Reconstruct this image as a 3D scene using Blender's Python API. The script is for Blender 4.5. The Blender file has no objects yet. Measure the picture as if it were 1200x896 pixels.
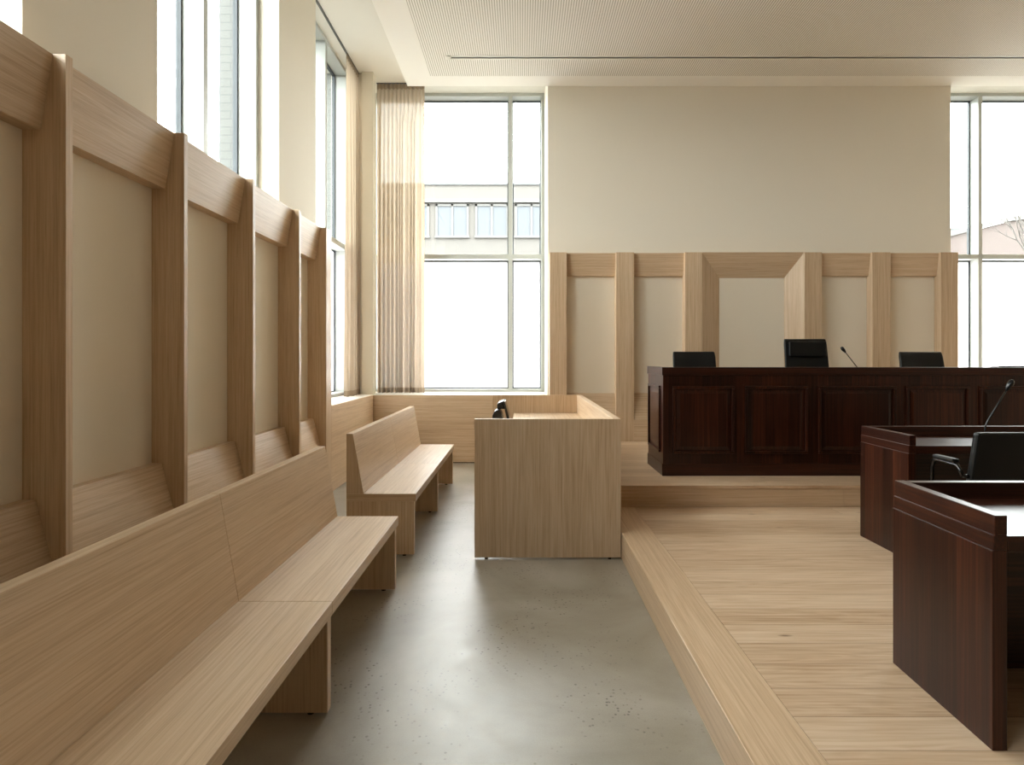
import bpy, bmesh, math, random
from mathutils import Vector, Matrix
random.seed(7)
S = bpy.context.scene
COL = S.collection
PI = math.pi

# ------------------------------------------------------------------ materials
def new_mat(name):
    m = bpy.data.materials.new(name); m.use_nodes = True
    nt = m.node_tree
    return m, nt, nt.nodes, nt.links, nt.nodes['Principled BSDF']

def lin(r, g, b):
    f = lambda c: (c/255/12.92) if c/255 <= .04045 else ((c/255+.055)/1.055)**2.4
    return (f(r), f(g), f(b), 1)

def plain(name, col, rough=.5, metal=0, spec=.5, bump=0, bscale=200):
    m, nt, N, L, P = new_mat(name)
    P.inputs['Base Color'].default_value = col
    P.inputs['Roughness'].default_value = rough
    P.inputs['Metallic'].default_value = metal
    P.inputs['Specular IOR Level'].default_value = spec
    tc = N.new('ShaderNodeTexCoord'); nz = N.new('ShaderNodeTexNoise')
    nz.inputs['Scale'].default_value = bscale; nz.inputs['Detail'].default_value = 3
    L.new(tc.outputs['Object'], nz.inputs['Vector'])
    if bump:
        b = N.new('ShaderNodeBump'); b.inputs['Strength'].default_value = bump; b.inputs['Distance'].default_value = .002
        L.new(nz.outputs['Fac'], b.inputs['Height']); L.new(b.outputs['Normal'], P.inputs['Normal'])
    mr = N.new('ShaderNodeMapRange'); mr.inputs['To Min'].default_value = max(0, rough-.05); mr.inputs['To Max'].default_value = min(1, rough+.05)
    L.new(nz.outputs['Fac'], mr.inputs['Value']); L.new(mr.outputs['Result'], P.inputs['Roughness'])
    return m

def ramp(N, stops):
    r = N.new('ShaderNodeValToRGB'); e = r.color_ramp.elements
    while len(e) < len(stops): e.new(.5)
    for k, (p, c) in enumerate(stops): e[k].position = p; e[k].color = c
    return r

def mixc(N, L, fac, a, b, mode='MIX'):
    x = N.new('ShaderNodeMix'); x.data_type = 'RGBA'; x.blend_type = mode
    for sock, v in ((x.inputs[0], fac), (x.inputs[6], a), (x.inputs[7], b)):
        if hasattr(v, 'is_output'): L.new(v, sock)
        else: sock.default_value = v
    return x.outputs[2]

def shifted(N, L, scale, rnd=True):
    tc = N.new('ShaderNodeTexCoord')
    v = tc.outputs['Object']
    if rnd:
        oi = N.new('ShaderNodeObjectInfo')
        mu = N.new('ShaderNodeMath'); mu.operation = 'MULTIPLY'; mu.inputs[1].default_value = 37.0
        L.new(oi.outputs['Random'], mu.inputs[0])
        ad = N.new('ShaderNodeVectorMath'); ad.operation = 'ADD'
        L.new(v, ad.inputs[0]); L.new(mu.outputs[0], ad.inputs[1]); v = ad.outputs[0]
    mp = N.new('ShaderNodeMapping'); mp.inputs['Scale'].default_value = scale
    L.new(v, mp.inputs['Vector'])
    return mp.outputs['Vector'], v

def wood(name, axis, c_dark, c_mid, c_light, rough=.36, fine=1.0, cath=.22, spec=.45, wide=11.0, along=.28, stave=0):
    m, nt, N, L, P = new_mat(name)
    def sc(along, across):
        s = [across]*3; s['xyz'.index(axis)] = along; return s
    v1, base = shifted(N, L, sc(along, wide))
    n1 = N.new('ShaderNodeTexNoise'); n1.inputs['Scale'].default_value = 1; n1.inputs['Detail'].default_value = 5; n1.inputs['Distortion'].default_value = .15
    L.new(v1, n1.inputs['Vector'])
    v2, _ = shifted(N, L, sc(1.3, 105))
    n2 = N.new('ShaderNodeTexNoise'); n2.inputs['Scale'].default_value = 1; n2.inputs['Detail'].default_value = 4; n2.inputs['Roughness'].default_value = .6
    L.new(v2, n2.inputs['Vector'])
    v3, _ = shifted(N, L, sc(7, 330))
    n3 = N.new('ShaderNodeTexNoise'); n3.inputs['Scale'].default_value = 1; n3.inputs['Detail'].default_value = 2
    L.new(v3, n3.inputs['Vector'])
    # cathedral figure: bands of a slow distorted noise
    mu = N.new('ShaderNodeMath'); mu.operation = 'MULTIPLY'; mu.inputs[1].default_value = 9.0
    L.new(n1.outputs['Fac'], mu.inputs[0])
    fr = N.new('ShaderNodeMath'); fr.operation = 'PINGPONG'; fr.inputs[1].default_value = .5
    L.new(mu.outputs[0], fr.inputs[0])
    a = N.new('ShaderNodeMath'); a.operation = 'MULTIPLY_ADD'; a.inputs[1].default_value = cath; 
    L.new(fr.outputs[0], a.inputs[0]); L.new(n2.outputs['Fac'], a.inputs[2])
    b = N.new('ShaderNodeMath'); b.operation = 'ADD'
    s1 = N.new('ShaderNodeMath'); s1.operation = 'MULTIPLY_ADD'; s1.inputs[1].default_value = .35; s1.inputs[2].default_value = -.175
    L.new(n1.outputs['Fac'], s1.inputs[0])
    L.new(a.outputs[0], b.inputs[0]); L.new(s1.outputs[0], b.inputs[1])
    r = ramp(N, [(.22, c_dark), (.55, c_mid), (.9, c_light)])
    L.new(b.outputs[0], r.inputs['Fac'])
    p = ramp(N, [(.3, (.72, .68, .62, 1)), (.52, (1, 1, 1, 1))])
    L.new(n3.outputs['Fac'], p.inputs['Fac'])
    col = mixc(N, L, .45*fine, r.outputs['Color'], p.outputs['Color'], 'MULTIPLY')
    if stave:   # glued staves of varying tone
        sp = N.new('ShaderNodeSeparateXYZ'); L.new(base, sp.inputs[0])
        sm = N.new('ShaderNodeMath'); L.new(sp.outputs[0], sm.inputs[0]); L.new(sp.outputs[1 if axis == 'z' else 2], sm.inputs[1])
        fl = N.new('ShaderNodeMath'); fl.operation = 'SNAP'; fl.inputs[1].default_value = stave; L.new(sm.outputs[0], fl.inputs[0])
        wn = N.new('ShaderNodeTexWhiteNoise'); wn.noise_dimensions = '1D'; L.new(fl.outputs[0], wn.inputs['W'])
        wr = ramp(N, [(0, (.55, .58, .62, 1)), (1, (1.35, 1.28, 1.2, 1))]); L.new(wn.outputs['Value'], wr.inputs['Fac'])
        col = mixc(N, L, .9, col, wr.outputs['Color'], 'MULTIPLY')
    oi = N.new('ShaderNodeObjectInfo')
    hs = N.new('ShaderNodeHueSaturation')
    mr = N.new('ShaderNodeMapRange'); mr.inputs['To Min'].default_value = .95; mr.inputs['To Max'].default_value = 1.05
    L.new(oi.outputs['Random'], mr.inputs['Value']); L.new(mr.outputs['Result'], hs.inputs['Value'])
    L.new(col, hs.inputs['Color']); L.new(hs.outputs['Color'], P.inputs['Base Color'])
    P.inputs['Roughness'].default_value = rough
    P.inputs['Specular IOR Level'].default_value = spec
    bp = N.new('ShaderNodeBump'); bp.inputs['Strength'].default_value = .12; bp.inputs['Distance'].default_value = .0008
    L.new(n3.outputs['Fac'], bp.inputs['Height']); L.new(bp.outputs['Normal'], P.inputs['Normal'])
    return m

OD, OM, OL = lin(176, 147, 115), lin(203, 177, 146), lin(217, 196, 169)
OAKB = wood('oak_crown_cut', 'z', OD, OM, OL, cath=.5, wide=5.5, along=.35)
OAK = {a: wood('oak_grain_'+a, a, OD, OM, OL) for a in 'xyz'}
MD, MM, ML = lin(25, 10, 6), lin(45, 20, 12), lin(74, 38, 22)
MAH = {a: wood('mahogany_grain_'+a, a, MD, MM, ML, rough=.3, fine=.6, cath=.3, spec=.32, wide=9, stave=.105 if a == 'z' else 0) for a in 'xyz'}

def deck_mat(name, y_phase, row=.1815, along='x'):
    m, nt, N, L, P = new_mat(name)
    geo = N.new('ShaderNodeNewGeometry')
    mp = N.new('ShaderNodeMapping'); mp.inputs['Location'].default_value = (0.3, -y_phase, 0)
    L.new(geo.outputs['Position'], mp.inputs['Vector'])
    br = N.new('ShaderNodeTexBrick'); br.inputs['Scale'].default_value = 1
    br.inputs['Brick Width'].default_value = 4.6; br.inputs['Row Height'].default_value = row
    br.inputs['Mortar Size'].default_value = .0011; br.inputs['Mortar Smooth'].default_value = .1
    br.offset = .37; br.offset_frequency = 2
    br.inputs['Color1'].default_value = (0, 0, 0, 1); br.inputs['Color2'].default_value = (1, 1, 1, 1); br.inputs['Mortar'].default_value = (.5, .5, .5, 1)
    L.new(mp.outputs['Vector'], br.inputs['Vector'])
    # board id shifts the grain
    sx = N.new('ShaderNodeVectorMath'); sx.operation = 'MULTIPLY_ADD'
    sx.inputs[1].default_value = (23, 11, 5)
    L.new(br.outputs['Color'], sx.inputs[0]); L.new(mp.outputs['Vector'], sx.inputs[2])
    def nz(sc, det, dist=0):
        q = N.new('ShaderNodeMapping'); q.inputs['Scale'].default_value = sc; L.new(sx.outputs[0], q.inputs['Vector'])
        n = N.new('ShaderNodeTexNoise'); n.inputs['Scale'].default_value = 1; n.inputs['Detail'].default_value = det; n.inputs['Distortion'].default_value = dist
        L.new(q.outputs['Vector'], n.inputs['Vector']); return n.outputs['Fac']
    n1 = nz((.8, 7, 1), 5, 1.0); n2 = nz((2.5, 70, 1), 4); 
    mu = N.new('ShaderNodeMath'); mu.operation = 'MULTIPLY'; mu.inputs[1].default_value = 8; L.new(n1, mu.inputs[0])
    pp = N.new('ShaderNodeMath'); pp.operation = 'PINGPONG'; pp.inputs[1].default_value = .5; L.new(mu.outputs[0], pp.inputs[0])
    ad = N.new('ShaderNodeMath'); ad.operation = 'MULTIPLY_ADD'; ad.inputs[1].default_value = .35; L.new(pp.outputs[0], ad.inputs[0]); L.new(n2, ad.inputs[2])
    a2 = N.new('ShaderNodeMath'); a2.operation = 'MULTIPLY_ADD'; a2.inputs[1].default_value = .30
    L.new(br.outputs['Color'], a2.inputs[0]); L.new(ad.outputs[0], a2.inputs[2])
    r = ramp(N, [(.35, lin(170, 139, 106)), (.68, lin(195, 167, 137)), (1.0, lin(211, 187, 159))])
    L.new(a2.outputs[0], r.inputs['Fac'])
    # knots
    q = N.new('ShaderNodeMapping'); q.inputs['Scale'].default_value = (1.0, 3.2, 1); L.new(mp.outputs['Vector'], q.inputs['Vector'])
    vo = N.new('ShaderNodeTexVoronoi'); vo.inputs['Scale'].default_value = 1.7; L.new(q.outputs['Vector'], vo.inputs['Vector'])
    k = ramp(N, [(.02, (.28, .2, .13, 1)), (.07, (1, 1, 1, 1))]); L.new(vo.outputs['Distance'], k.inputs['Fac'])
    col = mixc(N, L, .75, r.outputs['Color'], k.outputs['Color'], 'MULTIPLY')
    col = mixc(N, L, br.outputs['Fac'], col, lin(105, 76, 48))
    L.new(col, P.inputs['Base Color'])
    P.inputs['Roughness'].default_value = .42; P.inputs['Specular IOR Level'].default_value = .4
    bp = N.new('ShaderNodeBump'); bp.inputs['Strength'].default_value = .25; bp.inputs['Distance'].default_value = .001; bp.invert = True
    L.new(br.outputs['Fac'], bp.inputs['Height']); L.new(bp.outputs['Normal'], P.inputs['Normal'])
    return m
DECK = deck_mat('oak_floor_boards', 2.288)
OD2, OM2, OL2 = lin(174, 144, 112), lin(196, 168, 136), lin(209, 184, 154)
OAKF = {a: wood('floor_oak_grain_'+a, a, OD2, OM2, OL2, cath=.5) for a in 'xy'}

def concrete_mat():
    m, nt, N, L, P = new_mat('polished_concrete')
    tc = N.new('ShaderNodeTexCoord'); v = tc.outputs['Object']
    def nz(s, d, r=.5, dist=0):
        n = N.new('ShaderNodeTexNoise'); n.inputs['Scale'].default_value = s; n.inputs['Detail'].default_value = d
        n.inputs['Roughness'].default_value = r; n.inputs['Distortion'].default_value = dist
        L.new(v, n.inputs['Vector']); return n.outputs['Fac']
    big = nz(1.1, 6, .55, .6); mid = nz(7, 5, .6); finen = nz(160, 3, .7)
    r = ramp(N, [(.3, lin(134, 125, 106)), (.5, lin(156, 149, 135)), (.7, lin(177, 171, 160))]); L.new(big, r.inputs['Fac'])
    r2 = ramp(N, [(.3, (.84, .83, .81, 1)), (.65, (1.0, 1.0, 1.0, 1))]); L.new(mid, r2.inputs['Fac'])
    col = mixc(N, L, .55, r.outputs['Color'], r2.outputs['Color'], 'MULTIPLY')
    r3 = ramp(N, [(.3, (.8, .79, .77, 1)), (.6, (1.0, 1.0, 1.0, 1))]); L.new(finen, r3.inputs['Fac'])
    col = mixc(N, L, .5, col, r3.outputs['Color'], 'MULTIPLY')
    # aggregate pits in patches
    vo = N.new('ShaderNodeTexVoronoi'); vo.inputs['Scale'].default_value = 44; L.new(v, vo.inputs['Vector'])
    dots = ramp(N, [(.18, (1, 1, 1, 1)), (.3, (0, 0, 0, 1))]); L.new(vo.outputs['Distance'], dots.inputs['Fac'])
    patch = nz(2.3, 4, .6, .5); pr = ramp(N, [(.46, (0, 0, 0, 1)), (.6, (1, 1, 1, 1))]); L.new(patch, pr.inputs['Fac'])
    spars = ramp(N, [(.48, (0, 0, 0, 1)), (.52, (1, 1, 1, 1))]); L.new(vo.outputs['Color'], spars.inputs['Fac'])
    f1 = mixc(N, L, 1.0, dots.outputs['Color'], pr.outputs['Color'], 'MULTIPLY')
    f2 = mixc(N, L, 1.0, f1, spars.outputs['Color'], 'MULTIPLY')
    f3 = N.new('ShaderNodeMath'); f3.operation = 'MULTIPLY'; f3.inputs[1].default_value = .75; L.new(f2, f3.inputs[0])
    col = mixc(N, L, f3.outputs[0], col, lin(62, 54, 42))
    L.new(col, P.inputs['Base Color'])
    rr = N.new('ShaderNodeMapRange'); rr.inputs['To Min'].default_value = .29; rr.inputs['To Max'].default_value = .43
    L.new(mid, rr.inputs['Value']); L.new(rr.outputs['Result'], P.inputs['Roughness'])
    P.inputs['Specular IOR Level'].default_value = .8
    bp = N.new('ShaderNodeBump'); bp.inputs['Strength'].default_value = .12; bp.inputs['Distance'].default_value = .003
    L.new(finen, bp.inputs['Height']); L.new(bp.outputs['Normal'], P.inputs['Normal'])
    return m
CONCRETE = concrete_mat()

def brick_mat(name, c1, c2, mortar, swap=False):
    m, nt, N, L, P = new_mat(name)
    geo = N.new('ShaderNodeNewGeometry'); sep = N.new('ShaderNodeSeparateXYZ'); L.new(geo.outputs['Position'], sep.inputs[0])
    ad = N.new('ShaderNodeMath'); L.new(sep.outputs['X'], ad.inputs[0]); L.new(sep.outputs['Y'], ad.inputs[1])
    cb = N.new('ShaderNodeCombineXYZ'); L.new(ad.outputs[0], cb.inputs['X']); L.new(sep.outputs['Z'], cb.inputs['Y'])
    br = N.new('ShaderNodeTexBrick'); br.inputs['Scale'].default_value = 1
    br.inputs['Brick Width'].default_value = .22; br.inputs['Row Height'].default_value = .075; br.inputs['Mortar Size'].default_value = .006
    br.inputs['Color1'].default_value = c1; br.inputs['Color2'].default_value = c2; br.inputs['Mortar'].default_value = mortar
    L.new(cb.outputs[0], br.inputs['Vector']); L.new(br.outputs['Color'], P.inputs['Base Color'])
    P.inputs['Roughness'].default_value = .85
    return m
BRICK_W = brick_mat('pale_brick', lin(108, 108, 105), lin(103, 103, 100), lin(88, 88, 86))
BRICK_C = brick_mat('cream_brick', lin(87, 84, 80), lin(90, 86, 82), lin(85, 83, 80))
BRICK_P = brick_mat('pink_brick', lin(80, 70, 67), lin(84, 74, 70), lin(82, 75, 73))

WALLP = plain('cream_wall_paint', lin(228, 221, 206), .75, spec=.25, bump=.05)
WALLR = plain('dark_rear_wall', lin(104, 90, 74), .8, spec=.2)  # unseen wall, darkened to cut light bounced from behind the camera
WALLD = plain('taupe_wall_paint', lin(192, 181, 164), .8, spec=.2)  # unseen side wall, tone lowered to weaken bounce from the right
CEIL2 = plain('white_suspended_ceiling_paint', lin(243, 240, 233), .8, spec=.2)
CEILP = plain('white_ceiling_paint', lin(228, 224, 215), .8, spec=.2)
FABRIC = plain('beige_panel_fabric', lin(230, 220, 202), .9, spec=.15, bump=.35, bscale=900)
FRAMEW = plain('white_window_frame', lin(178, 181, 177), .4)
SILLW = plain('white_sill', lin(230, 226, 216), .45)
GASKET = plain('dark_gasket', lin(70, 76, 80), .5)
BLACKL = plain('black_leather', lin(12, 13, 13), .45, spec=.35, bump=.25, bscale=350)
BLACKP = plain('black_plastic', lin(24, 24, 26), .25)
DMET = plain('dark_chrome', lin(70, 70, 72), .25, metal=1)
DARKG = plain('dark_glass_screen', lin(14, 15, 17), .12)
CHROME = plain('chrome', lin(200, 200, 202), .15, metal=1)
ALU = plain('grey_slot', lin(84, 82, 78), .5)
TRIMW = plain('white_slot_trim', lin(232, 229, 220), .5)
RENDW = plain('white_render', lin(92, 91, 89), .8)
GREYR = plain('grey_roof', lin(78, 79, 79), .8)
GLASSX = plain('outside_window_glass', lin(87, 90, 94), .35, spec=.1)
BARK = plain('grey_bark', lin(80, 76, 73), .9, bump=.4, bscale=40)
GROUND = plain('outside_paving', lin(90, 89, 86), .9)

def perforated_mat():
    m, nt, N, L, P = new_mat('perforated_ceiling_board')
    geo = N.new('ShaderNodeNewGeometry'); sc = N.new('ShaderNodeVectorMath'); sc.operation = 'MULTIPLY'; sc.inputs[1].default_value = (1/.026, 1/.013, 1)
    L.new(geo.outputs['Position'], sc.inputs[0])
    fr = N.new('ShaderNodeVectorMath'); fr.operation = 'FRACTION'; L.new(sc.outputs[0], fr.inputs[0])
    sb = N.new('ShaderNodeVectorMath'); sb.operation = 'SUBTRACT'; sb.inputs[1].default_value = (.5, .5, 0); L.new(fr.outputs[0], sb.inputs[0])
    ml = N.new('ShaderNodeVectorMath'); ml.operation = 'MULTIPLY'; ml.inputs[1].default_value = (1, .6, 0); L.new(sb.outputs[0], ml.inputs[0])
    ln = N.new('ShaderNodeVectorMath'); ln.operation = 'LENGTH'; L.new(ml.outputs[0], ln.inputs[0])
    r = ramp(N, [(.2, lin(172, 165, 153)), (.3, lin(243, 240, 233))]); L.new(ln.outputs['Value'], r.inputs['Fac'])
    L.new(r.outputs['Color'], P.inputs['Base Color']); P.inputs['Roughness'].default_value = .85; P.inputs['Specular IOR Level'].default_value = .2
    return m
PERF = perforated_mat()

def glass_mat():
    m, nt, N, L, P = new_mat('clear_glass')
    N.remove(P); out = N['Material Output']
    t = N.new('ShaderNodeBsdfTransparent'); t.inputs['Color'].default_value = (.94, .97, .96, 1)
    g = N.new('ShaderNodeBsdfGlossy'); g.inputs['Roughness'].default_value = .02
    fz = N.new('ShaderNodeFresnel'); ge = N.new('ShaderNodeNewGeometry')
    ir = N.new('ShaderNodeMapRange'); ir.inputs['To Min'].default_value = 1.45; ir.inputs['To Max'].default_value = 1/1.45
    L.new(ge.outputs['Backfacing'], ir.inputs['Value']); L.new(ir.outputs['Result'], fz.inputs['IOR'])
    x = N.new('ShaderNodeMixShader'); L.new(fz.outputs[0], x.inputs[0]); L.new(t.outputs[0], x.inputs[1]); L.new(g.outputs[0], x.inputs[2])
    L.new(x.outputs[0], out.inputs['Surface']); return m
GLASS = glass_mat()
def frosted_mat():
    m, nt, N, L, P = new_mat('frosted_film_glass')
    N.remove(P); out = N['Material Output']
    t = N.new('ShaderNodeBsdfTranslucent'); t.inputs['Color'].default_value = (.93, .94, .94, 1)
    d = N.new('ShaderNodeBsdfDiffuse'); d.inputs['Color'].default_value = (.9, .9, .9, 1)
    x = N.new('ShaderNodeMixShader'); x.inputs[0].default_value = .12; L.new(t.outputs[0], x.inputs[1]); L.new(d.outputs[0], x.inputs[2])
    L.new(x.outputs[0], out.inputs['Surface']); return m
FROST = frosted_mat()
def curtain_mat(name, transp, c, weave=True):
    m, nt, N, L, P = new_mat(name)
    N.remove(P); out = N['Material Output']
    t = N.new('ShaderNodeBsdfTranslucent'); t.inputs['Color'].default_value = c
    d = N.new('ShaderNodeBsdfDiffuse'); d.inputs['Color'].default_value = c
    x = N.new('ShaderNodeMixShader'); x.inputs[0].default_value = .5; L.new(t.outputs[0], x.inputs[1]); L.new(d.outputs[0], x.inputs[2])
    tr = N.new('ShaderNodeBsdfTransparent'); tr.inputs['Color'].default_value = (1, .98, .95, 1)
    y = N.new('ShaderNodeMixShader'); y.inputs[0].default_value = transp
    L.new(x.outputs[0], y.inputs[1]); L.new(tr.outputs[0], y.inputs[2])
    L.new(y.outputs[0], out.inputs['Surface']); return m
SHEER = curtain_mat('sheer_beige_voile', .02, lin(178, 162, 142))
HEM = curtain_mat('doubled_voile', .005, lin(148, 131, 110))

# ------------------------------------------------------------------ mesh helpers
class MB:
    def __init__(s): s.bm = bmesh.new()
    def merge(s, b):
        me = bpy.data.meshes.new('t'); b.to_mesh(me); b.free(); s.bm.from_mesh(me); bpy.data.meshes.remove(me); return s
    def box(s, x0, x1, y0, y1, z0, z1, bev=0.0, seg=2):
        b = bmesh.new(); bmesh.ops.create_cube(b, size=1)
        for v in b.verts: v.co = Vector(((x0+x1)/2+v.co.x*(x1-x0), (y0+y1)/2+v.co.y*(y1-y0), (z0+z1)/2+v.co.z*(z1-z0)))
        if bev: bmesh.ops.bevel(b, geom=b.edges[:], offset=bev, segments=seg, affect='EDGES', profile=.5)
        return s.merge(b)
    def hull(s, pts, bev=0):
        b = bmesh.new()
        for p in pts: b.verts.new(p)
        r = bmesh.ops.convex_hull(b, input=b.verts[:])
        bmesh.ops.dissolve_limit(b, angle_limit=.01, verts=b.verts[:], edges=b.edges[:])
        if bev: bmesh.ops.bevel(b, geom=b.edges[:], offset=bev, segments=2, affect='EDGES', profile=.5)
        bmesh.ops.recalc_face_normals(b, faces=b.faces[:])
        return s.merge(b)
    def prism(s, poly, axis, a, c, bev=0):   # poly in the two other axes
        b = bmesh.new()
        def P(u, w, t):
            return {'x': (t, u, w), 'y': (u, t, w), 'z': (u, w, t)}[axis]
        f1 = [b.verts.new(P(u, w, a)) for u, w in poly]; f2 = [b.verts.new(P(u, w, c)) for u, w in poly]
        b.faces.new(f1); b.faces.new(f2[::-1]); n = len(poly)
        for i in range(n): b.faces.new((f1[i], f2[i], f2[(i+1) % n], f1[(i+1) % n]))
        bmesh.ops.recalc_face_normals(b, faces=b.faces[:])
        if bev: bmesh.ops.bevel(b, geom=b.edges[:], offset=bev, segments=2, affect='EDGES', profile=.5)
        return s.merge(b)
    def tube(s, pts, r, seg=10, closed_ends=True):
        b = bmesh.new(); pts = [Vector(p) for p in pts]; rings = []
        rs = r if isinstance(r, (list, tuple)) else [r]*len(pts)
        up = None
        for i, p in enumerate(pts):
            d = (pts[min(i+1, len(pts)-1)]-pts[max(i-1, 0)]).normalized()
            if up is None: up = Vector((0, 0, 1)) if abs(d.z) < .9 else Vector((1, 0, 0))
            a = d.cross(up); a = a.normalized() if a.length > 1e-6 else Vector((1, 0, 0)); c = a.cross(d).normalized(); up = c
            rings.append([b.verts.new(p+(a*math.cos(2*PI*k/seg)+c*math.sin(2*PI*k/seg))*rs[i]) for k in range(seg)])
        for q, w in zip(rings, rings[1:]):
            for k in range(seg): b.faces.new((q[k], q[(k+1) % seg], w[(k+1) % seg], w[k])).smooth = True
        if closed_ends: b.faces.new(rings[0][::-1]); b.faces.new(rings[-1])
        bmesh.ops.recalc_face_normals(b, faces=b.faces[:])
        return s.merge(b)
    def lathe(s, prof, cx, cy, seg=24):
        b = bmesh.new(); rings = [[b.verts.new((cx+r*math.cos(2*PI*k/seg), cy+r*math.sin(2*PI*k/seg), z)) for k in range(seg)] for r, z in prof]
        for q, w in zip(rings, rings[1:]):
            for k in range(seg): b.faces.new((q[k], q[(k+1) % seg], w[(k+1) % seg], w[k])).smooth = True
        b.faces.new(rings[0][::-1]); b.faces.new(rings[-1])
        bmesh.ops.recalc_face_normals(b, faces=b.faces[:])
        return s.merge(b)
    def xf(s, fn):
        for v in s.bm.verts: v.co = Vector(fn(*v.co))
        return s
    def build(s, name, mat, parent=None, smooth=False, auto=False):
        off = parent_world(parent) if parent else Vector()
        for v in s.bm.verts: v.co -= off
        if smooth:
            for f in s.bm.faces: f.smooth = True
        me = bpy.data.meshes.new(name); s.bm.to_mesh(me); s.bm.free()
        me.materials.append(mat)
        o = bpy.data.objects.new(name, me); COL.objects.link(o)
        if parent: o.parent = parent
        return o

def parent_world(p):
    v = Vector()
    while p: v += p.location; p = p.parent
    return v

def thing(name, label, cat, loc, group=None):
    o = bpy.data.objects.new(name, None); o.empty_display_size = .1; COL.objects.link(o)
    o.location = loc; o['label'] = label; o['category'] = cat
    if group: o['group'] = group
    return o
def struct(o, label, cat):
    o['kind'] = 'structure'; o['label'] = label; o['category'] = cat; return o

F, H = 700.0, 1.45
VX, VY = 611.0, 419.0
def at(px, py, Y): return Vector(((px-VX)*Y/F, Y, H-(py-VY)*Y/F))

# ------------------------------------------------------------------ room
XR, YR, ZC, ZS = 8.4, -5.0, 5.47, 5.04
P1, P2 = .185, .367
struct(MB().box(-2.26, XR, YR, 9.3, -.15, 0).build('floor', CONCRETE), 'grey polished concrete floor of the aisle', 'floor')
struct(MB().box(-2.82, XR+.2, YR-.2, 9.3, ZC, ZC+.3).build('ceiling', CEILP), 'smooth cream upper ceiling along the windows', 'ceiling')
struct(MB().box(XR, XR+.2, YR-.2, 9.3, 0, ZC).build('wall_right', WALLD), 'taupe right wall', 'wall')
struct(MB().box(-2.82, XR, YR-.2, YR, 0, ZC).build('wall_rear', WALLR), 'dark taupe wall behind the viewer', 'wall')
struct(MB().box(.35, 5.677, 7.9, 9.3, 0, ZC).build('wall_back', WALLP), 'cream plastered wall above the rear oak panelling', 'wall')
struct(MB().box(-2.26, .35, 9.08, 9.3, 0, .915).box(5.677, XR, 9.08, 9.3, 0, .915).build('wall_back_spandrel', WALLP), 'low wall under the rear windows', 'wall')
wl = MB().box(-2.69, -2.26, YR, 6.56, 0, 2.80)
wins_left = [(-2.03, -.17), (.84, 2.705), (3.71, 5.57)]  # first opening is unseen, repeated behind the camera for daylight
edges = [YR]+[e for w in wins_left for e in w]+[6.56]
for a, b in zip(edges[::2], edges[1::2]): wl.box(-2.69, -2.26, a, b, 2.80, ZC)
wl.box(-2.69, -2.26, 6.56, 8.45, 0, .915).box(-2.69, -2.26, 8.45, 9.3, 0, ZC)
struct(wl.build('wall_left', WALLP), 'cream plastered left wall with tall window openings', 'wall')
wb = MB().box(-2.82, -2.69, YR, 6.56, -.1, 2.80)
for a, b in zip(edges[::2], edges[1::2]): wb.box(-2.82, -2.69, a, b, 2.80, ZC)
wb.box(-2.82, -2.69, 6.56, 8.45, -.1, .915).box(-2.82, -2.69, 8.45, 9.3, -.1, ZC)
struct(wb.build('wall_outside', BRICK_W), 'pale brick outer skin seen through the left windows', 'wall')
struct(MB().box(-2.245, -2.085, 8.4, 8.56, .935, ZC, .004).build('wall_corner', WALLP), 'slender cream corner pier between the two curtains', 'wall')

# sills
struct(MB().box(-2.25, .35, 8.245, 9.08, .905, .935, .003).build('trim_1', SILLW), 'white sill below the rear left window', 'window sill')
struct(MB().box(-2.46, -2.06, 6.56, 8.245, .905, .935, .003).build('trim_2', SILLW), 'white sill below the left corner window', 'window sill')
struct(MB().box(5.677, XR, 8.0, 9.08, .905, .935, .003).build('trim_3', SILLW), 'white sill below the rear right window', 'window sill')

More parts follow.
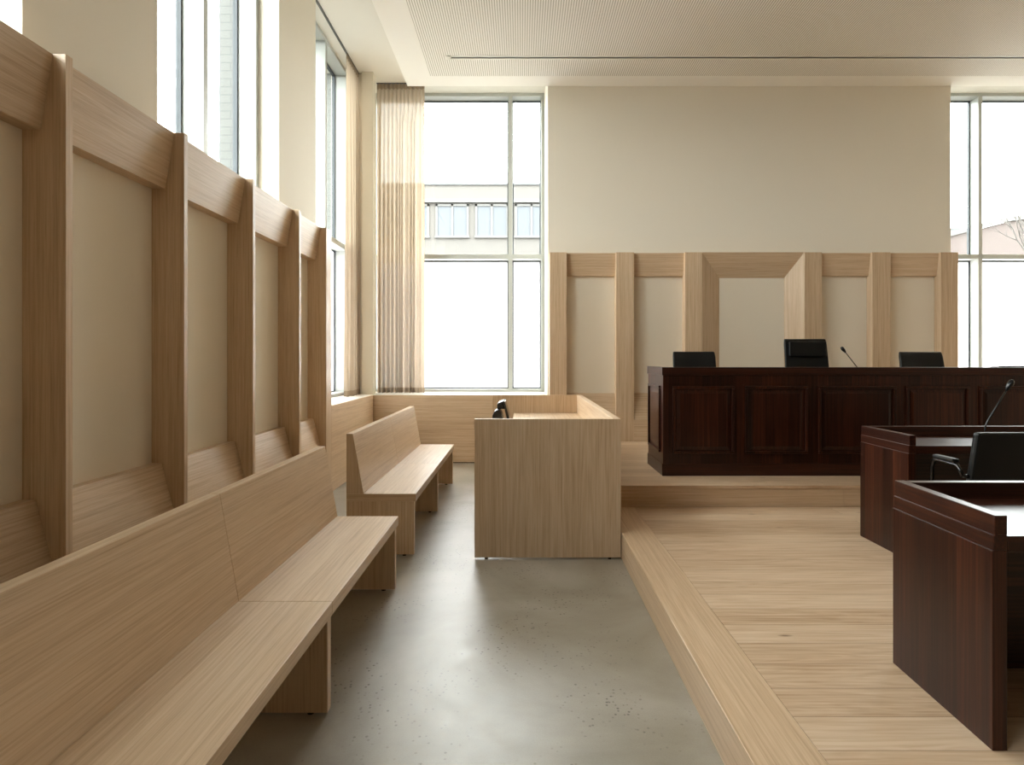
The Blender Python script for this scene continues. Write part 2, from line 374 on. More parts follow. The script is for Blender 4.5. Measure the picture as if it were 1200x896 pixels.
# ------------------------------------------------------------------ windows
def window(n, label, conv, u0, u1, z0, z1, mulls, transom, v, fw=.05, frosted_low=True):
    e = bpy.data.objects.new('window_%d' % n, None); COL.objects.link(e)
    e.location = Vector(conv((u0+u1)/2, v, z0)); struct(e, label, 'window')
    def bx(mb, a, b, c, d, z_0, z_1, bev=.003):
        p, q = conv(a, c, z_0), conv(b, d, z_1)
        mb.box(min(p[0], q[0]), max(p[0], q[0]), min(p[1], q[1]), max(p[1], q[1]), z_0, z_1, bev)
    D = .18
    f = MB()
    bx(f, u0, u0+fw, v, v+D, z0, z1); bx(f, u1-fw, u1, v, v+D, z0, z1)
    bx(f, u0+fw, u1-fw, v, v+D, z1-fw, z1); bx(f, u0+fw, u1-fw, v, v+D, z0, z0+fw*.8)
    f.build('window_frame', FRAMEW, e)
    us = [u0+fw]
    for c in mulls:
        g = MB(); bx(g, c-.03, c+.03, v, v+D, z0+fw*.8, z1-fw); g.build('mullion', FRAMEW, e)
        us += [c-.03, c+.03]
    us.append(u1-fw)
    zs = [(z0+fw*.8, z1-fw)]
    if transom:
        zs = [(z0+fw*.8, transom-.035), (transom+.035, z1-fw)]
        for a, b in zip(us[::2], us[1::2]):
            g = MB(); bx(g, a, b, v+.003, v+D, transom-.035, transom+.035); g.build('transom', FRAMEW, e)
    for a, b in zip(us[::2], us[1::2]):
        for k, (za, zb) in enumerate(zs):
            g = MB(); w = .018; c, d = v+D-.012, v+D+.03
            bx(g, a, a+w, c, d, za, zb, 0); bx(g, b-w, b, c, d, za, zb, 0)
            bx(g, a+w, b-w, c, d, zb-w, zb, 0); bx(g, a+w, b-w, c, d, za, za+w, 0)
            g.build('gasket', GASKET, e)
            q = MB(); bx(q, a+w, b-w, v+D+.002, v+D+.014, za+w, zb-w, 0)
            low = transom and k == 0 and frosted_low
            if low:
                # one frosted sheet
                q.bm.free(); q = MB(); bx(q, a+w, b-w, v+D+.005, v+D+.009, za+w, zb-w, 0)
                o = q.build('frosted_pane', FROST, e); o['label'] = 'frosted white lower pane'
            else:
                q.bm.free(); q = MB(); bx(q, a+w, b-w, v+D+.005, v+D+.009, za+w, zb-w, 0)
                q.build('glass_pane', GLASS, e)
    return e
LC = lambda u, v, z: (-v, u, z)
BC = lambda u, v, z: (u, v, z)
wl_labels = ['tall window in the left wall behind the viewer',
             'tall window in the left wall at the left edge of the photo', 'tall window above the left panelling with pale brick beyond']
for i, (a, b) in enumerate(wins_left):
    window(i+1, wl_labels[i], LC, a, b, 2.80, ZC, [(a+b)/2], None, 2.45)
window(4, 'left wall window in the corner beside the cream curtain', LC, 6.56, 8.45, .935, ZC, [7.5], 2.985, 2.45)
window(5, 'rear window left of the oak panelling with cream building beyond', BC, -2.25, .35, .935, ZC, [-.168], 2.985, 9.07)
window(6, 'rear window at the right edge with bare tree beyond', BC, 5.677, XR, .935, ZC, [6.97], 2.985, 9.07)

# ------------------------------------------------------------------ suspended ceiling
XS = -1.505
t = thing('suspended_ceiling', 'lowered ceiling of fine perforated board with plain cream border', 'ceiling panel', (3.4, 2, ZS))
MB().box(XS, -1.16, YR, 7.9, ZS, ZS+.12).box(-1.16, XR, 7.617, 7.9, ZS, ZS+.12).build('border', CEIL2, t)
pf = MB().box(-1.16, XR, YR, 7.10, ZS+.001, ZS+.12).box(-1.16, XR, 7.19, 7.617, ZS+.001, ZS+.12).box(-1.16, -.87, 7.10, 7.19, ZS+.001, ZS+.12)
pf.build('perforated_field', PERF, t)
t = thing('air_slot', 'long thin grey air slot with white edges in the perforated ceiling', 'air vent', (3.7, 7.145, ZS))
MB().box(-.87, XR, 7.098, 7.125, ZS-.004, ZS+.06).box(-.87, XR, 7.165, 7.192, ZS-.004, ZS+.06).box(-.90, -.84, 7.098, 7.192, ZS-.004, ZS+.06).build('slot_frame', TRIMW, t)
MB().box(-.84, XR, 7.125, 7.165, ZS+.004, ZS+.05).build('slot_blade', ALU, t)

# ------------------------------------------------------------------ left panelling
t = thing('wall_panelling', 'pale oak wall panelling with deep fins along the left wall above the benches', 'wall panelling', (-2.14, 3, 0))
fins = [-.136, .801, 1.738, 2.675, 3.612, 4.539, 5.486, 6.247]
for i, y in enumerate(fins):
    w = .042 if i < 7 else .169
    MB().box(-2.255, -2.04, y, y+w, 0, 2.81, .002).build('fin', OAK['z'], t)
for i in range(7):
    a, b = fins[i]+.042, fins[i+1]
    MB().prism([(-2.097, 2.808), (-2.152, 2.47), (-2.255, 2.47), (-2.255, 2.808)], 'y', a, b, .0015).build('top_rail', OAK['y'], t)
    o = MB().box(-2.255, -2.236, a, b, .81, 2.475).build('fabric_panel', FABRIC, t); o['label'] = 'beige fabric panel'
    MB().prism([(-2.175, .815), (-2.255, .815), (-2.255, .0), (-2.04, .0), (-2.04, .30)], 'y', a, b, .0015).build('bottom_panel', OAK['y'], t)
t = thing('window_wainscot', 'low pale oak board under the left corner window', 'wainscot', (-2.05, 7.3, 0))
MB().box(-2.062, -2.04, 6.418, 7.33, .006, .935, .002).box(-2.062, -2.04, 7.332, 8.223, .006, .935, .002).build('board', OAK['y'], t)
MB().box(-2.062, -2.05, 6.418, 8.223, 0, .006).build('plinth_gap', BLACKP, t)
t = thing('window_wainscot', 'low pale oak board under the rear window behind the far bench', 'wainscot', (-.85, 8.235, 0))
MB().box(-2.062, .349, 8.225, 8.245, .012, .935, .002).build('board', OAK['x'], t)
MB().box(-2.062, .349, 8.235, 8.245, 0, .012).build('plinth_gap', BLACKP, t)

# ------------------------------------------------------------------ rear panelling
t = thing('wall_panelling', 'pale oak wall panelling with splayed centre frame behind the judges bench', 'wall panelling', (3.01, 7.8, 0))
YF, YB = 7.735, 7.865
posts = [(.365, .586), (1.227, 1.459), (2.119, 2.340), (3.665, 3.893), (4.545, 4.780), (5.435, 5.658)]
for a, b in posts: MB().box(a, b, YF, 7.9, 0, 2.815, .002).build('post', OAK['z'], t)
for i in range(5):
    a, b = posts[i][1], posts[i+1][0]
    if i == 2:
        xi0, xi1, zi0, zi1 = 2.603, 3.46, .985, 2.50
        def piece(o1, o2, i1, i2):
            return [(o1[0], YF, o1[1]), (o2[0], YF, o2[1]), (i1[0], YB, i1[1]), (i2[0], YB, i2[1]),
                    (o1[0], 7.9, o1[1]), (o2[0], 7.9, o2[1]), (i1[0], 7.9, i1[1]), (i2[0], 7.9, i2[1])]
        A, B, C, D = (a, .654), (b, .654), (b, 2.815), (a, 2.815)
        a_, b_, c_, d_ = (xi0, zi0), (xi1, zi0), (xi1, zi1), (xi0, zi1)
        MB().hull(piece(D, C, c_, d_)).build('top_rail', OAK['x'], t)
        MB().hull(piece(A, D, d_, a_)).build('splayed_jamb', OAK['z'], t)
        MB().hull(piece(B, C, c_, b_)).build('splayed_jamb', OAK['z'], t)
        MB().hull(piece(A, B, b_, a_)).build('bottom_panel', OAK['x'], t)
        MB().box(a, b, YF, 7.9, 0, .654).build('base_board', OAK['x'], t)
        o = MB().box(xi0+.001, xi1-.001, YB+.004, 7.9, zi0+.001, zi1-.001).build('fabric_panel', FABRIC, t); o['label'] = 'beige fabric panel'
        continue
    MB().prism([(7.775, 2.813), (7.825, 2.517), (7.9, 2.517), (7.9, 2.813)], 'x', a, b, .0015).build('top_rail', OAK['x'], t)
    MB().prism([(YB-.03, .985), (YF+.001, .656), (7.9, .656), (7.9, .985)], 'x', a, b, .0015).build('bottom_panel', OAK['x'], t)
    MB().box(a, b, YF+.001, 7.9, 0, .654, .0015).build('base_board', OAK['x'], t)
    o = MB().box(a, b, YB, 7.9, .98, 2.52).build('fabric_panel', FABRIC, t); o['label'] = 'beige fabric panel'

# ------------------------------------------------------------------ platforms
t = thing('timber_platform', 'low oak boarded platform in front of the judges bench with dark tables on it', 'platform', (4.5, 1, 0))
MB().box(.722, .957, -4.4, 5.058, 0, P1, .003).build('edge_board', OAKF['y'], t)
MB().box(.958, XR-.004, -4.4, 5.058, .0, P1-.0005).build('deck', DECK, t)
t = thing('timber_platform', 'upper oak platform carrying the judges bench', 'platform', (4.5, 6.3, 0))
MB().box(.722, XR-.004, 5.06, 7.734, P2-.026, P2, .002).build('deck', deck_mat('oak_upper_boards', 5.06+.01), t)
MB().box(.73, 2.73, 5.068, 5.09, 0, P2-.027, .001).box(2.732, 4.9, 5.068, 5.09, 0, P2-.027, .001).box(4.902, XR-.004, 5.068, 5.09, 0, P2-.027, .001).build('riser', OAKF['x'], t)
MB().box(.722, .745, 5.09, 7.734, 0, P2-.027).build('side_board', OAKF['y'], t)

# ------------------------------------------------------------------ benches
def bench(y0, y1, label):
    t = thing('wooden_bench', label, 'bench', (-1.03, (y0+y1)/2, 0), 'oak benches along the left wall')
    ym = (y0+y1)/2
    for a, b in ((y0, ym-.0008), (ym+.0008, y1)):
        MB().prism([(-1.28, .456), (-1.28, .895), (-1.232, .895), (-1.154, .456)], 'y', a, b, .002).build('backrest', OAK['y'], t)
        MB().box(-1.28, -.772, a, b, .400, .456, .002).build('seat', OAK['y'], t)
    MB().prism([(-1.279, .4565), (-1.279, .8945), (-1.2325, .8945), (-1.155, .4565)], 'y', y0-.0015, y0+.0005).build('end_lipping', OAK['z'], t)
    MB().box(-1.279, -.773, y0-.0015, y0+.0005, .401, .4555).build('end_lipping', OAK['x'], t)
    for y in (y0+.001, ym-.021, y1-.043):
        lg = MB().box(-1.28, -.785, y, y+.042, .012, .400, .002).build('leg', OAK['z'], t)
        for fx in (-.86, -1.22): MB().lathe([(.014, 0), (.014, .013)], fx, y+.021, 12).build('foot', BLACKP, lg)
bench(1.13, 3.75, 'pale oak bench in the left foreground below the wall fins')
bench(4.367, 6.855, 'pale oak bench further back beside the clerk desk and corner curtains')

# ------------------------------------------------------------------ clerk desk
t = thing('clerk_desk', 'tall boxy pale oak desk standing on the concrete between bench and platform', 'desk', (.19, 5.7, 0))
X0, X1, Y0, Y1, ZT = -.338, .716, 4.30, 7.08, 1.01
MB().box(X0, X1, Y0, Y0+.024, .012, ZT, .0015).build('front_panel', OAKB, t)
MB().box(X0, X1, Y1-.024, Y1, .012, ZT, .0015).build('rear_panel', OAK['z'], t)
MB().box(X1-.06, X1, Y0+.025, Y1-.025, .012, ZT, .0015).build('side_panel', OAK['y'], t)
MB().box(X1-.052, X1-.035, Y0+.03, Y1-.03, ZT, ZT+.002).build('groove_strip', OAK['y'], t)
MB().prism([(X0+.02, Y0+.026), (X1-.062, Y0+.026), (X1-.062, Y1-.026), (-.09, Y1-.026), (-.09, 6.3), (X0+.02, 6.2)], 'z', .775, .80, .001).build('worktop', OAK['y'], t)
MB().box(-.07, -.045, 6.35, 6.95, .012, .774, .0015).build('pedestal_panel', OAK['z'], t)
for x, y in ((X0+.085, Y0+.012), (X1-.08, Y0+.012), (X0+.085, Y1-.012), (X1-.08, Y1-.012), (-.057, 6.5)):
    MB().lathe([(.012, 0), (.012, .013)], x, y, 12).build('foot', BLACKP, t)
# monitor on the clerk desk, seen edge-on
t = thing('desk_monitor', 'small black tilted monitor on the oak clerk desk seen from the side', 'monitor', (-.2, 5.6, .80))
ym = 5.6
def pp(px, py): q = at(px, py, ym); return (q.x, q.z)
MB().prism([pp(589, 470.2), pp(591.7, 470.6), pp(597.2, 491), pp(594, 491)], 'y', ym, ym+.34, .003).build('screen', DARKG, t)
MB().prism([pp(582, 474.5), pp(584, 472.3), pp(588.8, 470.3), pp(591, 479.5), pp(582.2, 479)], 'y', ym+.03, ym+.31, .004).build('rear_housing', BLACKP, t)
MB().prism([pp(577.3, 486), pp(579.2, 482), pp(583, 479.3), pp(585.5, 479.5), pp(588, 484), pp(590, 492), pp(577.5, 492)], 'y', ym-.06, ym+.2, .006).build('lower_housing', BLACKP, t)
MB().box(-.30, -.10, ym, ym+.2, .80, .815, .004).tube([(-.2, ym+.1, .81), (-.2, ym+.1, .9)], .02).build('stand', BLACKP, t)

# ------------------------------------------------------------------ judges bench
t = thing('judges_bench', 'long dark mahogany panelled judges bench on the upper platform', 'bench desk', (3.08, 5.8, P2))
BX0, BX1, BY0, BY1, BT = 1.300, 4.864, 5.484, 6.12, 1.363
MB().box(BX0, BX1, BY0, BY0+.04, P2, BT-.075, .001).build('front_board', MAH['z'], t)
MB().box(BX0, BX0+.04, BY0+.041, BY1, P2, BT-.075, .001).build('side_board', MAH['z'], t)
MB().box(BX1-.04, BX1, BY0+.041, BY1, P2, BT-.075, .001).build('side_board', MAH['z'], t)
MB().box(BX0-.010, BX1+.010, BY0-.010, BY0+.06, BT-.075, BT, .003).build('cap_rail', MAH['x'], t)
MB().box(BX0-.010, BX0+.055, BY0+.06, BY1+.006, BT-.075, BT, .003).build('cap_rail', MAH['y'], t)
MB().box(BX1-.055, BX1+.010, BY0+.06, BY1+.006, BT-.075, BT, .003).build('cap_rail', MAH['y'], t)
MB().box(BX0-.009, BX1+.009, BY0-.009, BY0, P2, P2+.112, .003).build('plinth', MAH['x'], t)
MB().box(BX0-.009, BX0, BY0, BY1, P2, P2+.112, .003).build('plinth', MAH['y'], t)
MB().box(BX0+.041, BX1-.041, BY0+.041, BY1-.02, 1.07, 1.107, .002).build('worktop', MAH['x'], t)
def raised_panel(u0, u1, z0, z1, conv, par, mt):
    mb = MB(); w, d = .024, .019
    def bx(a, b, c, e, dep):
        p, q = conv(a, 0, c), conv(b, dep, e)
        mb.box(min(p[0], q[0]), max(p[0], q[0]), min(p[1], q[1]), max(p[1], q[1]), c, e, .004)
    bx(u0, u1, z1-w, z1, d); bx(u0, u1, z0, z0+w, d); bx(u0, u0+w, z0+w, z1-w, d); bx(u1-w, u1, z0+w, z1-w, d)
    g, h = w+.006, w+.045
    pts = [conv(u, 0.0, z) for u in (u0+g, u1-g) for z in (z0+g, z1-g)]+[conv(u, .009, z) for u in (u0+h, u1-h) for z in (z0+h, z1-h)]
    mb.hull(pts)
    return mb.build('raised_panel', mt, par)
FC = lambda u, d, z: (u, BY0-d, z)
for a, b in ((1.386, 1.953), (2.05, 2.625), (2.722, 3.435), (3.527, 4.107), (4.20, 4.772)):
    raised_panel(a, b, .57, 1.19, FC, t, MAH['z'])
raised_panel(BY0+.09, BY1-.06, .57, 1.19, lambda u, d, z: (BX0-d, u, z), t, MAH['z'])

# small monitor behind the right end of the bench
t = thing('desk_monitor', 'black monitor barely showing above the right end of the judges bench', 'monitor', (4.64, 5.72, 1.107))
MB().prism([(5.70, 1.15), (5.715, 1.15), (5.645, 1.376), (5.63, 1.376)], 'x', 4.515, 4.80, .003).build('screen', BLACKP, t)
MB().box(4.57, 4.71, 5.66, 5.80, 1.107, 1.117, .003).tube([(4.64, 5.73, 1.112), (4.64, 5.71, 1.24)], .014).build('stand', BLACKP, t)

def mic(label, base, elbow, tip, s=1.0):
    t = thing('gooseneck_microphone', label, 'microphone', base)
    b = Vector(base); e = Vector(elbow); p = Vector(tip)
    MB().lathe([(.045*s, b.z), (.045*s, b.z+.012), (.03*s, b.z+.03), (.012, b.z+.036)], b.x, b.y, 20).build('base', BLACKP, t)
    pts = [b+Vector((0, 0, .03))]
    pts.append(e-(e-b).normalized()*.035)
    c0, c2 = pts[-1], e+(p-e).normalized()*.05
    for k in range(1, 7):
        u = k/6; pts.append(c0.lerp(e, u).lerp(e.lerp(c2, u), u))
    pts += [c2.lerp(p, .5), p]
    MB().tube(pts, .0055*s, 8).build('gooseneck', BLACKP, t)
    d = (pts[-1]-pts[-3]).normalized(); L_ = .07*s
    MB().tube([p-d*.012, p, p+d*L_*.35, p+d*L_*.7, p+d*L_*.93, p+d*L_], [.006*s, .012*s, .018*s, .019*s, .013*s, .003], 14).build('microphone_head', BLACKP, t)
e1 = at(1006, 431, 5.75); 
mic('thin black microphone on the judges bench right of the tall chair', (e1.x+.03, 5.75, 1.107), (e1.x+.01, 5.75, 1.33), at(990.2, 412, 5.75), .85)

# ------------------------------------------------------------------ swivel chairs
def swivel(label, x, y, zf, top, w, head=False):
    t = thing('swivel_chair', label, 'chair', (x, y, zf), 'black chairs at the judges bench')
    sy = y-.22
    # slightly curved backrest: stack of rounded sections
    mb = MB(); zb = zf+.56
    b = bmesh.new(); nx, nz, cols = 12, 12, []
    def grid(front):
        g = []
        for j in range(nz+1):
            v = j/nz; z = zb+(zf+top-zb)*v
            hw = w/2*(1.0+.06*(1-v)) * (1 if v < .97 else .985)
            row = []
            for i in range(nx+1):
                u = -1+2*i/nx
                yy = y+.02-.05*(1-u*u)*.6*(-1)+.05*v - .03*math.sin(v*PI)
                th = .028*(1-.35*abs(u)**4)*(1 if .04 < v < .96 else .6)
                row.append(b.verts.new((x+hw*u, yy+(-th if front else th), z)))
            g.append(row)
        return g
    g1, g2 = grid(True), grid(False)
    for j in range(nz):
        for i in range(nx):
            b.faces.new((g1[j][i], g1[j][i+1], g1[j+1][i+1], g1[j+1][i])); b.faces.new((g2[j][i+1], g2[j][i], g2[j+1][i], g2[j+1][i+1]))
        b.faces.new((g1[j][0], g1[j+1][0], g2[j+1][0], g2[j][0])); b.faces.new((g1[j+1][nx], g1[j][nx], g2[j][nx], g2[j+1][nx]))
    for i in range(nx):
        b.faces.new((g1[0][i+1], g1[0][i], g2[0][i], g2[0][i+1])); b.faces.new((g1[nz][i], g1[nz][i+1], g2[nz][i+1], g2[nz][i]))
    bmesh.ops.recalc_face_normals(b, faces=b.faces[:])
    for f in b.faces: f.smooth = True
    sharp = [e for e in b.edges if len(e.link_faces) == 2 and e.calc_face_angle() > .9]
    bmesh.ops.bevel(b, geom=sharp, offset=.012, segments=3, affect='EDGES', profile=.5)
    mb.merge(b); back = mb.build('backrest', BLACKL, t)
    if head:
        MB().box(x-w*.44, x+w*.44, y-.012, y+.03, zf+top-.20, zf+top-.03, .012, 3).build('headrest_pad', BLACKL, back)
    MB().box(x-w/2, x+w/2, sy-.25, sy+.24, zf+.43, zf+.51, .03, 4).build('seat', BLACKL, t)
    for s in (-1, 1):
        ax = x+s*(w/2+.03)
        arm = MB().tube([(ax, y+.0, zf+.47), (ax, y-.02, zf+.66), (ax, y-.30, zf+.67)], .012, 8).build('arm_frame', CHROME, t)
        MB().box(ax-.025, ax+.025, y-.30, y-.05, zf+.675, zf+.70, .01, 3).build('armrest', BLACKL, arm)
    MB().lathe([(.03, zf+.09), (.03, zf+.30), (.02, zf+.30), (.02, zf+.44)], x, sy, 16).build('gas_lift', CHROME, t)
    for k in range(5):
        a = 2*PI*k/5+.3; dx, dy = math.cos(a), math.sin(a)
        lg = MB().tube([(x, sy, zf+.10), (x+dx*.16, sy+dy*.16, zf+.085), (x+dx*.27, sy+dy*.27, zf+.065)], [.022, .018, .013], 8).build('base_arm', CHROME, t)
        MB().tube([(x+dx*.27-dy*.015, sy+dy*.27+dx*.015, zf+.028), (x+dx*.27+dy*.015, sy+dy*.27-dx*.015, zf+.028)], .0275, 14).build('caster', BLACKP, lg)
    return t
YC = 6.7
def cx(px): return (px-VX)*YC/F
def ztop(py): return H-(py-VY)*YC/F
swivel('low backed black leather chair at the left end of the judges bench', cx(815), YC, P2, ztop(411.8)-P2, .475)
swivel('tall backed black leather chair at the middle of the judges bench', cx(946.5), YC, P2, ztop(396.8)-P2, .475, True)
swivel('low backed black leather chair at the right of the judges bench', cx(1083), YC, P2, ztop(412)-P2, .485)

# ------------------------------------------------------------------ counsel tables
def table(label, x0, x1, y0, y1, zt, shear):
    t = thing('counsel_table', label, 'table', ((x0+x1)/2, (y0+y1)/2, P1), 'dark tables on the lower platform')
    sh = lambda x, y, z: (x+shear*(y-y0), y, z)
    zb = [P1, zt-.113, zt-.063, zt]
    th = .048
    def B(name, mat, *boxes, bev=.0022, par=t):
        mb = MB()
        for q in boxes: mb.box(*q, bev)
        return mb.xf(sh).build(name, mat, par)
    for s in (0, 1):
        xa, xb = (x0, x0+th) if s == 0 else (x1-th, x1)
        B('side_panel', MAH['z'], (xa, xb, y0, y1, zb[0], zb[1]))
        q = .004 if s == 0 else 0; r = 0 if s == 0 else .004
        B('lower_band', MAH['y'], (xa+q, xb-r, y0+.0, y1, zb[1], zb[2]))
        B('upper_band', MAH['y'], (xa+2*q, xb-2*r, y0+.0, y1, zb[2], zb[3]))
    B('front_panel', MAH['x'], (x0+th, x1-th, y1-.046, y1, zb[0], zb[1]))
    B('lower_band', MAH['x'], (x0+th, x1-th, y1-.046, y1-.004, zb[1], zb[2]))
    B('upper_band', MAH['x'], (x0+th, x1-th, y1-.046, y1-.006, zb[2], zb[3]))
    B('worktop', MAH['x'], (x0+th, x1-th, y0+.0, y1-.047, zt-.118, zt-.066))
    return t
table('dark mahogany table in the right foreground nearest the viewer', 1.516, 3.4, 1.922, 2.479, .942, .045)
table('dark mahogany table behind the nearest one with black chair drawn up', 2.41, 4.3, 3.72, 4.249, .967, 0)
b2 = at(1154.5, 500, 4.0)
mic('black gooseneck microphone on the middle dark table behind the black chair', (b2.x, 4.0, .901), (b2.x-.003, 4.0, .995), at(1180.2, 455.6, 3.98), 1.0)

# visitor chair with chrome arms at the middle table
CXc, CY, zf = 2.76, 3.30, P1
t = thing('cantilever_chair', 'black leather armchair with chrome arms drawn up to the middle dark table', 'chair', (CXc, CY, zf))
back = MB().hull([(CXc+sx*(.262 if z < .9 else .235), CY+dy+(.05 if z < .9 else -.0), zf+z if z < .86 else 1.035) for sx in (-1, 1) for dy in (0, .045) for z in (.42, .95)], .014)
back.build('backrest', BLACKL, t)
MB().box(CXc-.25, CXc+.25, CY+.06, CY+.52, zf+.40, zf+.47, .025, 4).build('seat', BLACKL, t)
for s in (-1, 1):
    ax = CXc+s*.285
    fr = MB().tube([(ax, CY+.05, zf+.60), (ax, CY+.09, zf+.655), (ax, CY+.25, zf+.66), (ax, CY+.285, zf+.65), (ax, CY+.30, zf+.61), (ax, CY+.31, zf+.06), (ax, CY+.29, zf+.02), (ax, CY+.22, zf+.012), (ax, CY-.1, zf+.012)], .011, 10).build('side_frame', DMET, t)
    MB().box(ax-.022, ax+.022, CY+.10, CY+.27, zf+.668, zf+.69, .008, 3).build('armrest', BLACKL, fr)
MB().tube([(CXc-.285, CY-.1, zf+.012), (CXc+.285, CY-.1, zf+.012)], .011, 10).tube([(CXc-.285, CY+.30, zf+.39), (CXc+.285, CY+.30, zf+.39)], .011, 10).build('cross_tube', DMET, t)
MB().tube([(CXc-.285, CY+.06, zf+.60), (CXc-.24, CY+.05, zf+.60)], .010, 8).tube([(CXc+.285, CY+.06, zf+.60), (CXc+.24, CY+.05, zf+.60)], .010, 8).build('back_bracket', DMET, t)

# ------------------------------------------------------------------ curtains
def curtain(label, path, z0, z1, seed, folds):
    """path(u) -> (point, normal) ; folds = number of pleats"""
    rnd = random.Random(seed)
    p0 = path(.5)[0]
    t = thing('curtain', label, 'curtain', (p0[0], p0[1], z0))
    wd = [rnd.uniform(.5, 1.6) for _ in range(folds)]; tot = sum(wd); ed = [0]
    for q in wd: ed.append(ed[-1]+q/tot)
    ph = [rnd.uniform(-.8, .8) for _ in range(folds+2)]; am = [rnd.uniform(.35, 1.45) for _ in range(folds+2)]
    M = 14; n = folds*M
    def pt(i, v):
        k = min(i//M, folds-1); w = i/M-k; f = k+w
        ue, ut = ed[k]+(ed[k+1]-ed[k])*w, i/n
        u = ut*min(1, v)+ue*(1-v) if v > .9 else ue*(1-v*.3)+ut*v*.3
        a = am[k]*(1-w)+am[k+1]*w; s = ph[k]*(1-w)+ph[k+1]*w
        lo = min(1, (1-v)*1.4)
        A = .016+.026*lo
        q, nn = path(min(1, max(0, u)))
        d = A*(1-lo+lo*a)*math.sin(2*PI*f+s*lo)+.016*lo*math.sin(f*.9+seed+2*v)+.008*lo*math.sin(2*PI*f*2+s*3)
        return Vector((q[0]+nn[0]*d, q[1]+nn[1]*d, z0+(z1-z0)*v))
    def strip(va, vb, m):
        b = bmesh.new()
        g = [[b.verts.new(pt(i, va+(vb-va)*j/m)) for i in range(n+1)] for j in range(m+1)]
        for j in range(m):
            for i in range(n): b.faces.new((g[j][i], g[j][i+1], g[j+1][i+1], g[j+1][i])).smooth = True
        o = MB(); o.merge(b); return o
    hz = .075/(z1-z0)
    strip(hz, 1-hz, 26).build('fabric', SHEER, t)
    strip(0, hz, 3).build('hem', HEM, t)
    strip(1-hz, 1, 3).build('heading', HEM, t)
    return t
curtain('sheer beige curtain gathered at the left side of the rear window', lambda u: ((-2.118+.70*u, 8.75), (0, 1)), .938, ZC-.012, 3, 12)
curtain('narrow sheer cream curtain drawn back along the left corner window', lambda u: ((-2.305, 7.86+.66*u), (1, 0)), .938, ZC-.012, 5, 9)
t = thing('curtain_rail', 'thin dark curtain rail on the ceiling above the left windows', 'curtain rail', (-2.305, 3, ZC))
MB().box(-2.318, -2.292, -4.8, 8.55, ZC-.012, ZC, .001).build('rail', ALU, t)
t = thing('curtain_rail', 'short curtain rail on the ceiling above the rear left window', 'curtain rail', (-.9, 8.75, ZC))
MB().box(-2.12, .34, 8.738, 8.762, ZC-.012, ZC, .001).build('rail', ALU, t)

# ------------------------------------------------------------------ outside
struct(MB().box(-120, 160, -80, 160, -.4, -.2).build('ground', GROUND), 'pale paving outside the building', 'ground')
YA = 40.0
t = thing('cream_building', 'pale cream brick building with white windows outside the rear left window', 'building', (-4, YA, -.2))
def A(px, py): return at(px, py, YA)
zt, zbnd0, zbnd1 = A(0, 217)[2], A(0, 238)[2], A(0, 234)[2]
MB().box(-19, 7.5, YA, YA+9, -.2, zt).build('wall', BRICK_C, t)
MB().box(-19.1, 7.6, YA-.25, YA, zbnd0, zbnd1).build('cornice_band', RENDW, t)
MB().box(-19.1, 7.6, YA-.1, YA+9.1, zt, zt+.12).build('roof', GREYR, t)
for k in range(-4, 3):
    xa, xb = 510.6+46.4*k, 549.5+46.4*k
    a, b = A(xa, 279), A(xb, 239.5)
    w = MB(); f = .14; x0, x1, z0, z1 = a.x, b.x, a.z, b.z; xm = (x0+x1)/2
    w.box(x0, x0+f, YA-.12, YA-.005, z0, z1).box(x1-f, x1, YA-.12, YA-.005, z0, z1).box(xm-f/2, xm+f/2, YA-.12, YA-.005, z0, z1)
    w.box(x0, x1, YA-.12, YA-.005, z1-f, z1).box(x0-.05, x1+.05, YA-.16, YA-.005, z0, z0+f)
    o = w.build('window', RENDW, t)
    MB().box(x0+f, xm-f/2, YA-.05, YA-.01, z0+f, z1-f).build('pane', GLASSX, o); MB().box(xm+f/2, x1-f, YA-.05, YA-.01, z0+f, z1-f).build('pane', GLASSX, o)
YP = 50.0
t = thing('brick_building', 'pink brick building with pale curved coping outside the rear right window', 'building', (42, YP, -.2))
top = [(1040, 293), (1080, 284), (1115.4, 276.4), (1136, 271), (1151.5, 267), (1179.6, 260), (1200, 257.5), (1240, 256), (1300, 259)]
P_ = [at(x, y, YP) for x, y in top]
MB().prism([(p.x, p.z) for p in P_]+[(P_[-1].x, -.2), (P_[0].x, -.2)], 'y', YP, YP+10).build('wall', BRICK_P, t)
MB().prism([(p.x, p.z+.02) for p in P_]+[(p.x, p.z+.36) for p in P_[::-1]], 'y', YP-.25, YP+.3).build('coping', RENDW, t)
q = at(1100, 261, 58)
t = thing('roof_block', 'flat grey roof block beyond the pink brick building', 'building', (q.x, 60, -.2))
MB().box(q.x-8, q.x+5.2, 61, 68, -.2, q.z).build('wall', GREYR, t)
MB().box(q.x-8.2, q.x+5.4, 60.8, 68.2, q.z-.3, q.z+.1).build('roof', GREYR, t)

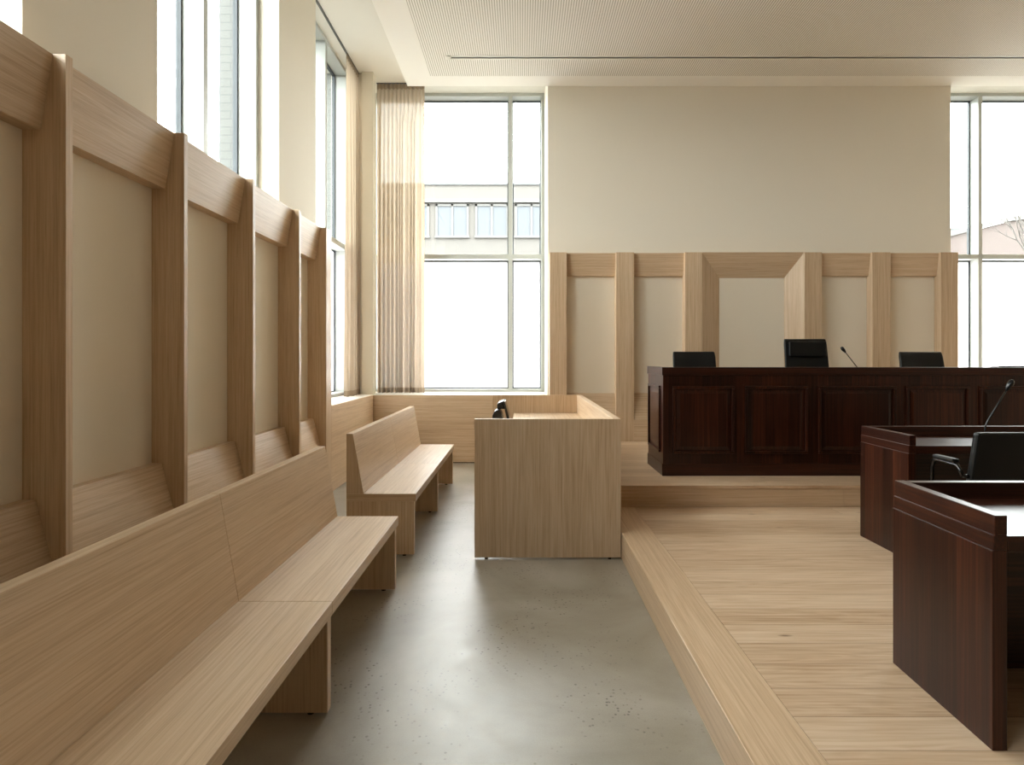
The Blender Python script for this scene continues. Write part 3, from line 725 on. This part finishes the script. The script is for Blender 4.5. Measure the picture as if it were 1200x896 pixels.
# bare tree
YT = 25.0
t = thing('bare_tree', 'leafless tree outside the rear right window', 'tree', (at(1222, 0, YT).x, YT, -.2))
rnd = random.Random(11)
bx = at(1222, 0, YT).x
trunk = [Vector((bx, YT, -.2)), Vector((bx+.1, YT+.05, 2)), Vector((bx-.05, YT, 4)), Vector((bx-.15, YT, 5.6))]
MB().tube(trunk, [.26, .2, .16, .12], 10).build('trunk', BARK, t)
br = MB()
def grow(p, d, L_, r, depth):
    n = 6; pts = [p.copy()]; d = d.normalized()
    for k in range(n):
        d = (d+Vector((rnd.uniform(-.22, .22), rnd.uniform(-.22, .22), rnd.uniform(-.08, .2)))).normalized()
        pts.append(pts[-1]+d*L_/n)
    br.tube(pts, [r*(1-.75*k/n) for k in range(n+1)], 6)
    if depth:
        for k in range(2, n+1):
            for _ in range(2 if depth > 1 else 1):
                if rnd.random() < .55:
                    dd = (d+Vector((rnd.uniform(-.9, .9), rnd.uniform(-.9, .9), rnd.uniform(-.3, .6)))).normalized()
                    grow(pts[k], dd, L_*rnd.uniform(.4, .62), r*(1-.75*k/n)*.6+.003, depth-1)
for tgt, st in (((1153, 241, 25), 5.0), ((1168, 215, 25.4), 5.4), ((1182, 196, 24.6), 5.5), ((1175, 250, 24), 4.6), ((1222, 190, 25), 5.5), ((1265, 205, 25.5), 5.3), ((1285, 235, 24.5), 4.8), ((1162, 228, 26.2), 5.2)):
    s = Vector((bx-.1, YT, st)); e = at(*tgt)
    grow(s, (e-s)+Vector((0, 0, .1)), (e-s).length*.9, .042, 2)
br.build('branches', BARK, t)

# ------------------------------------------------------------------ light, camera
w = bpy.data.worlds.new('overcast_sky'); S.world = w; w.use_nodes = True
bg = w.node_tree.nodes['Background']; bg.inputs['Color'].default_value = (1.0, 1.0, 1.0, 1); bg.inputs['Strength'].default_value = 17.5
def portal(name, loc, rot, sx, sy):
    l = bpy.data.lights.new(name, 'AREA'); l.shape = 'RECTANGLE'; l.size = sx; l.size_y = sy; l.cycles.is_portal = True
    o = bpy.data.objects.new(name, l); COL.objects.link(o); o.location = loc; o.rotation_euler = rot
for a, b in wins_left: portal('window_daylight', (-2.9, (a+b)/2, (2.8+ZC)/2), (0, -PI/2, 0), ZC-2.8, b-a)
portal('window_daylight', (-2.9, 7.5, (ZC+.935)/2), (0, -PI/2, 0), ZC-.935, 1.89)
portal('window_daylight', (-.95, 9.4, (ZC+.935)/2), (-PI/2, 0, 0), 2.6, ZC-.935)
portal('window_daylight', (7.04, 9.4, (ZC+.935)/2), (-PI/2, 0, 0), 2.72, ZC-.935)

cam = bpy.data.cameras.new('camera'); co = bpy.data.objects.new('camera', cam); COL.objects.link(co)
co.location = (0, 0, H); co.rotation_euler = (PI/2, 0, 0)
cam.sensor_fit = 'HORIZONTAL'; cam.sensor_width = 36; cam.lens = 36*F/1200
cam.shift_x = -(VX-600)/1200; cam.shift_y = -(448-VY)/1200
cam.clip_start = .05; cam.clip_end = 500
S.camera = co
S.view_settings.view_transform = 'Standard'; S.view_settings.look = 'None'
S.view_settings.gamma = 1; S.view_settings.use_curve_mapping = False
S.view_settings.exposure = 0.0
S.cycles.max_bounces = 12; S.cycles.diffuse_bounces = 8; S.cycles.glossy_bounces = 4
S.cycles.transmission_bounces = 8; S.cycles.transparent_max_bounces = 16
S.cycles.sample_clamp_indirect = 10
S.cycles.caustics_reflective = False
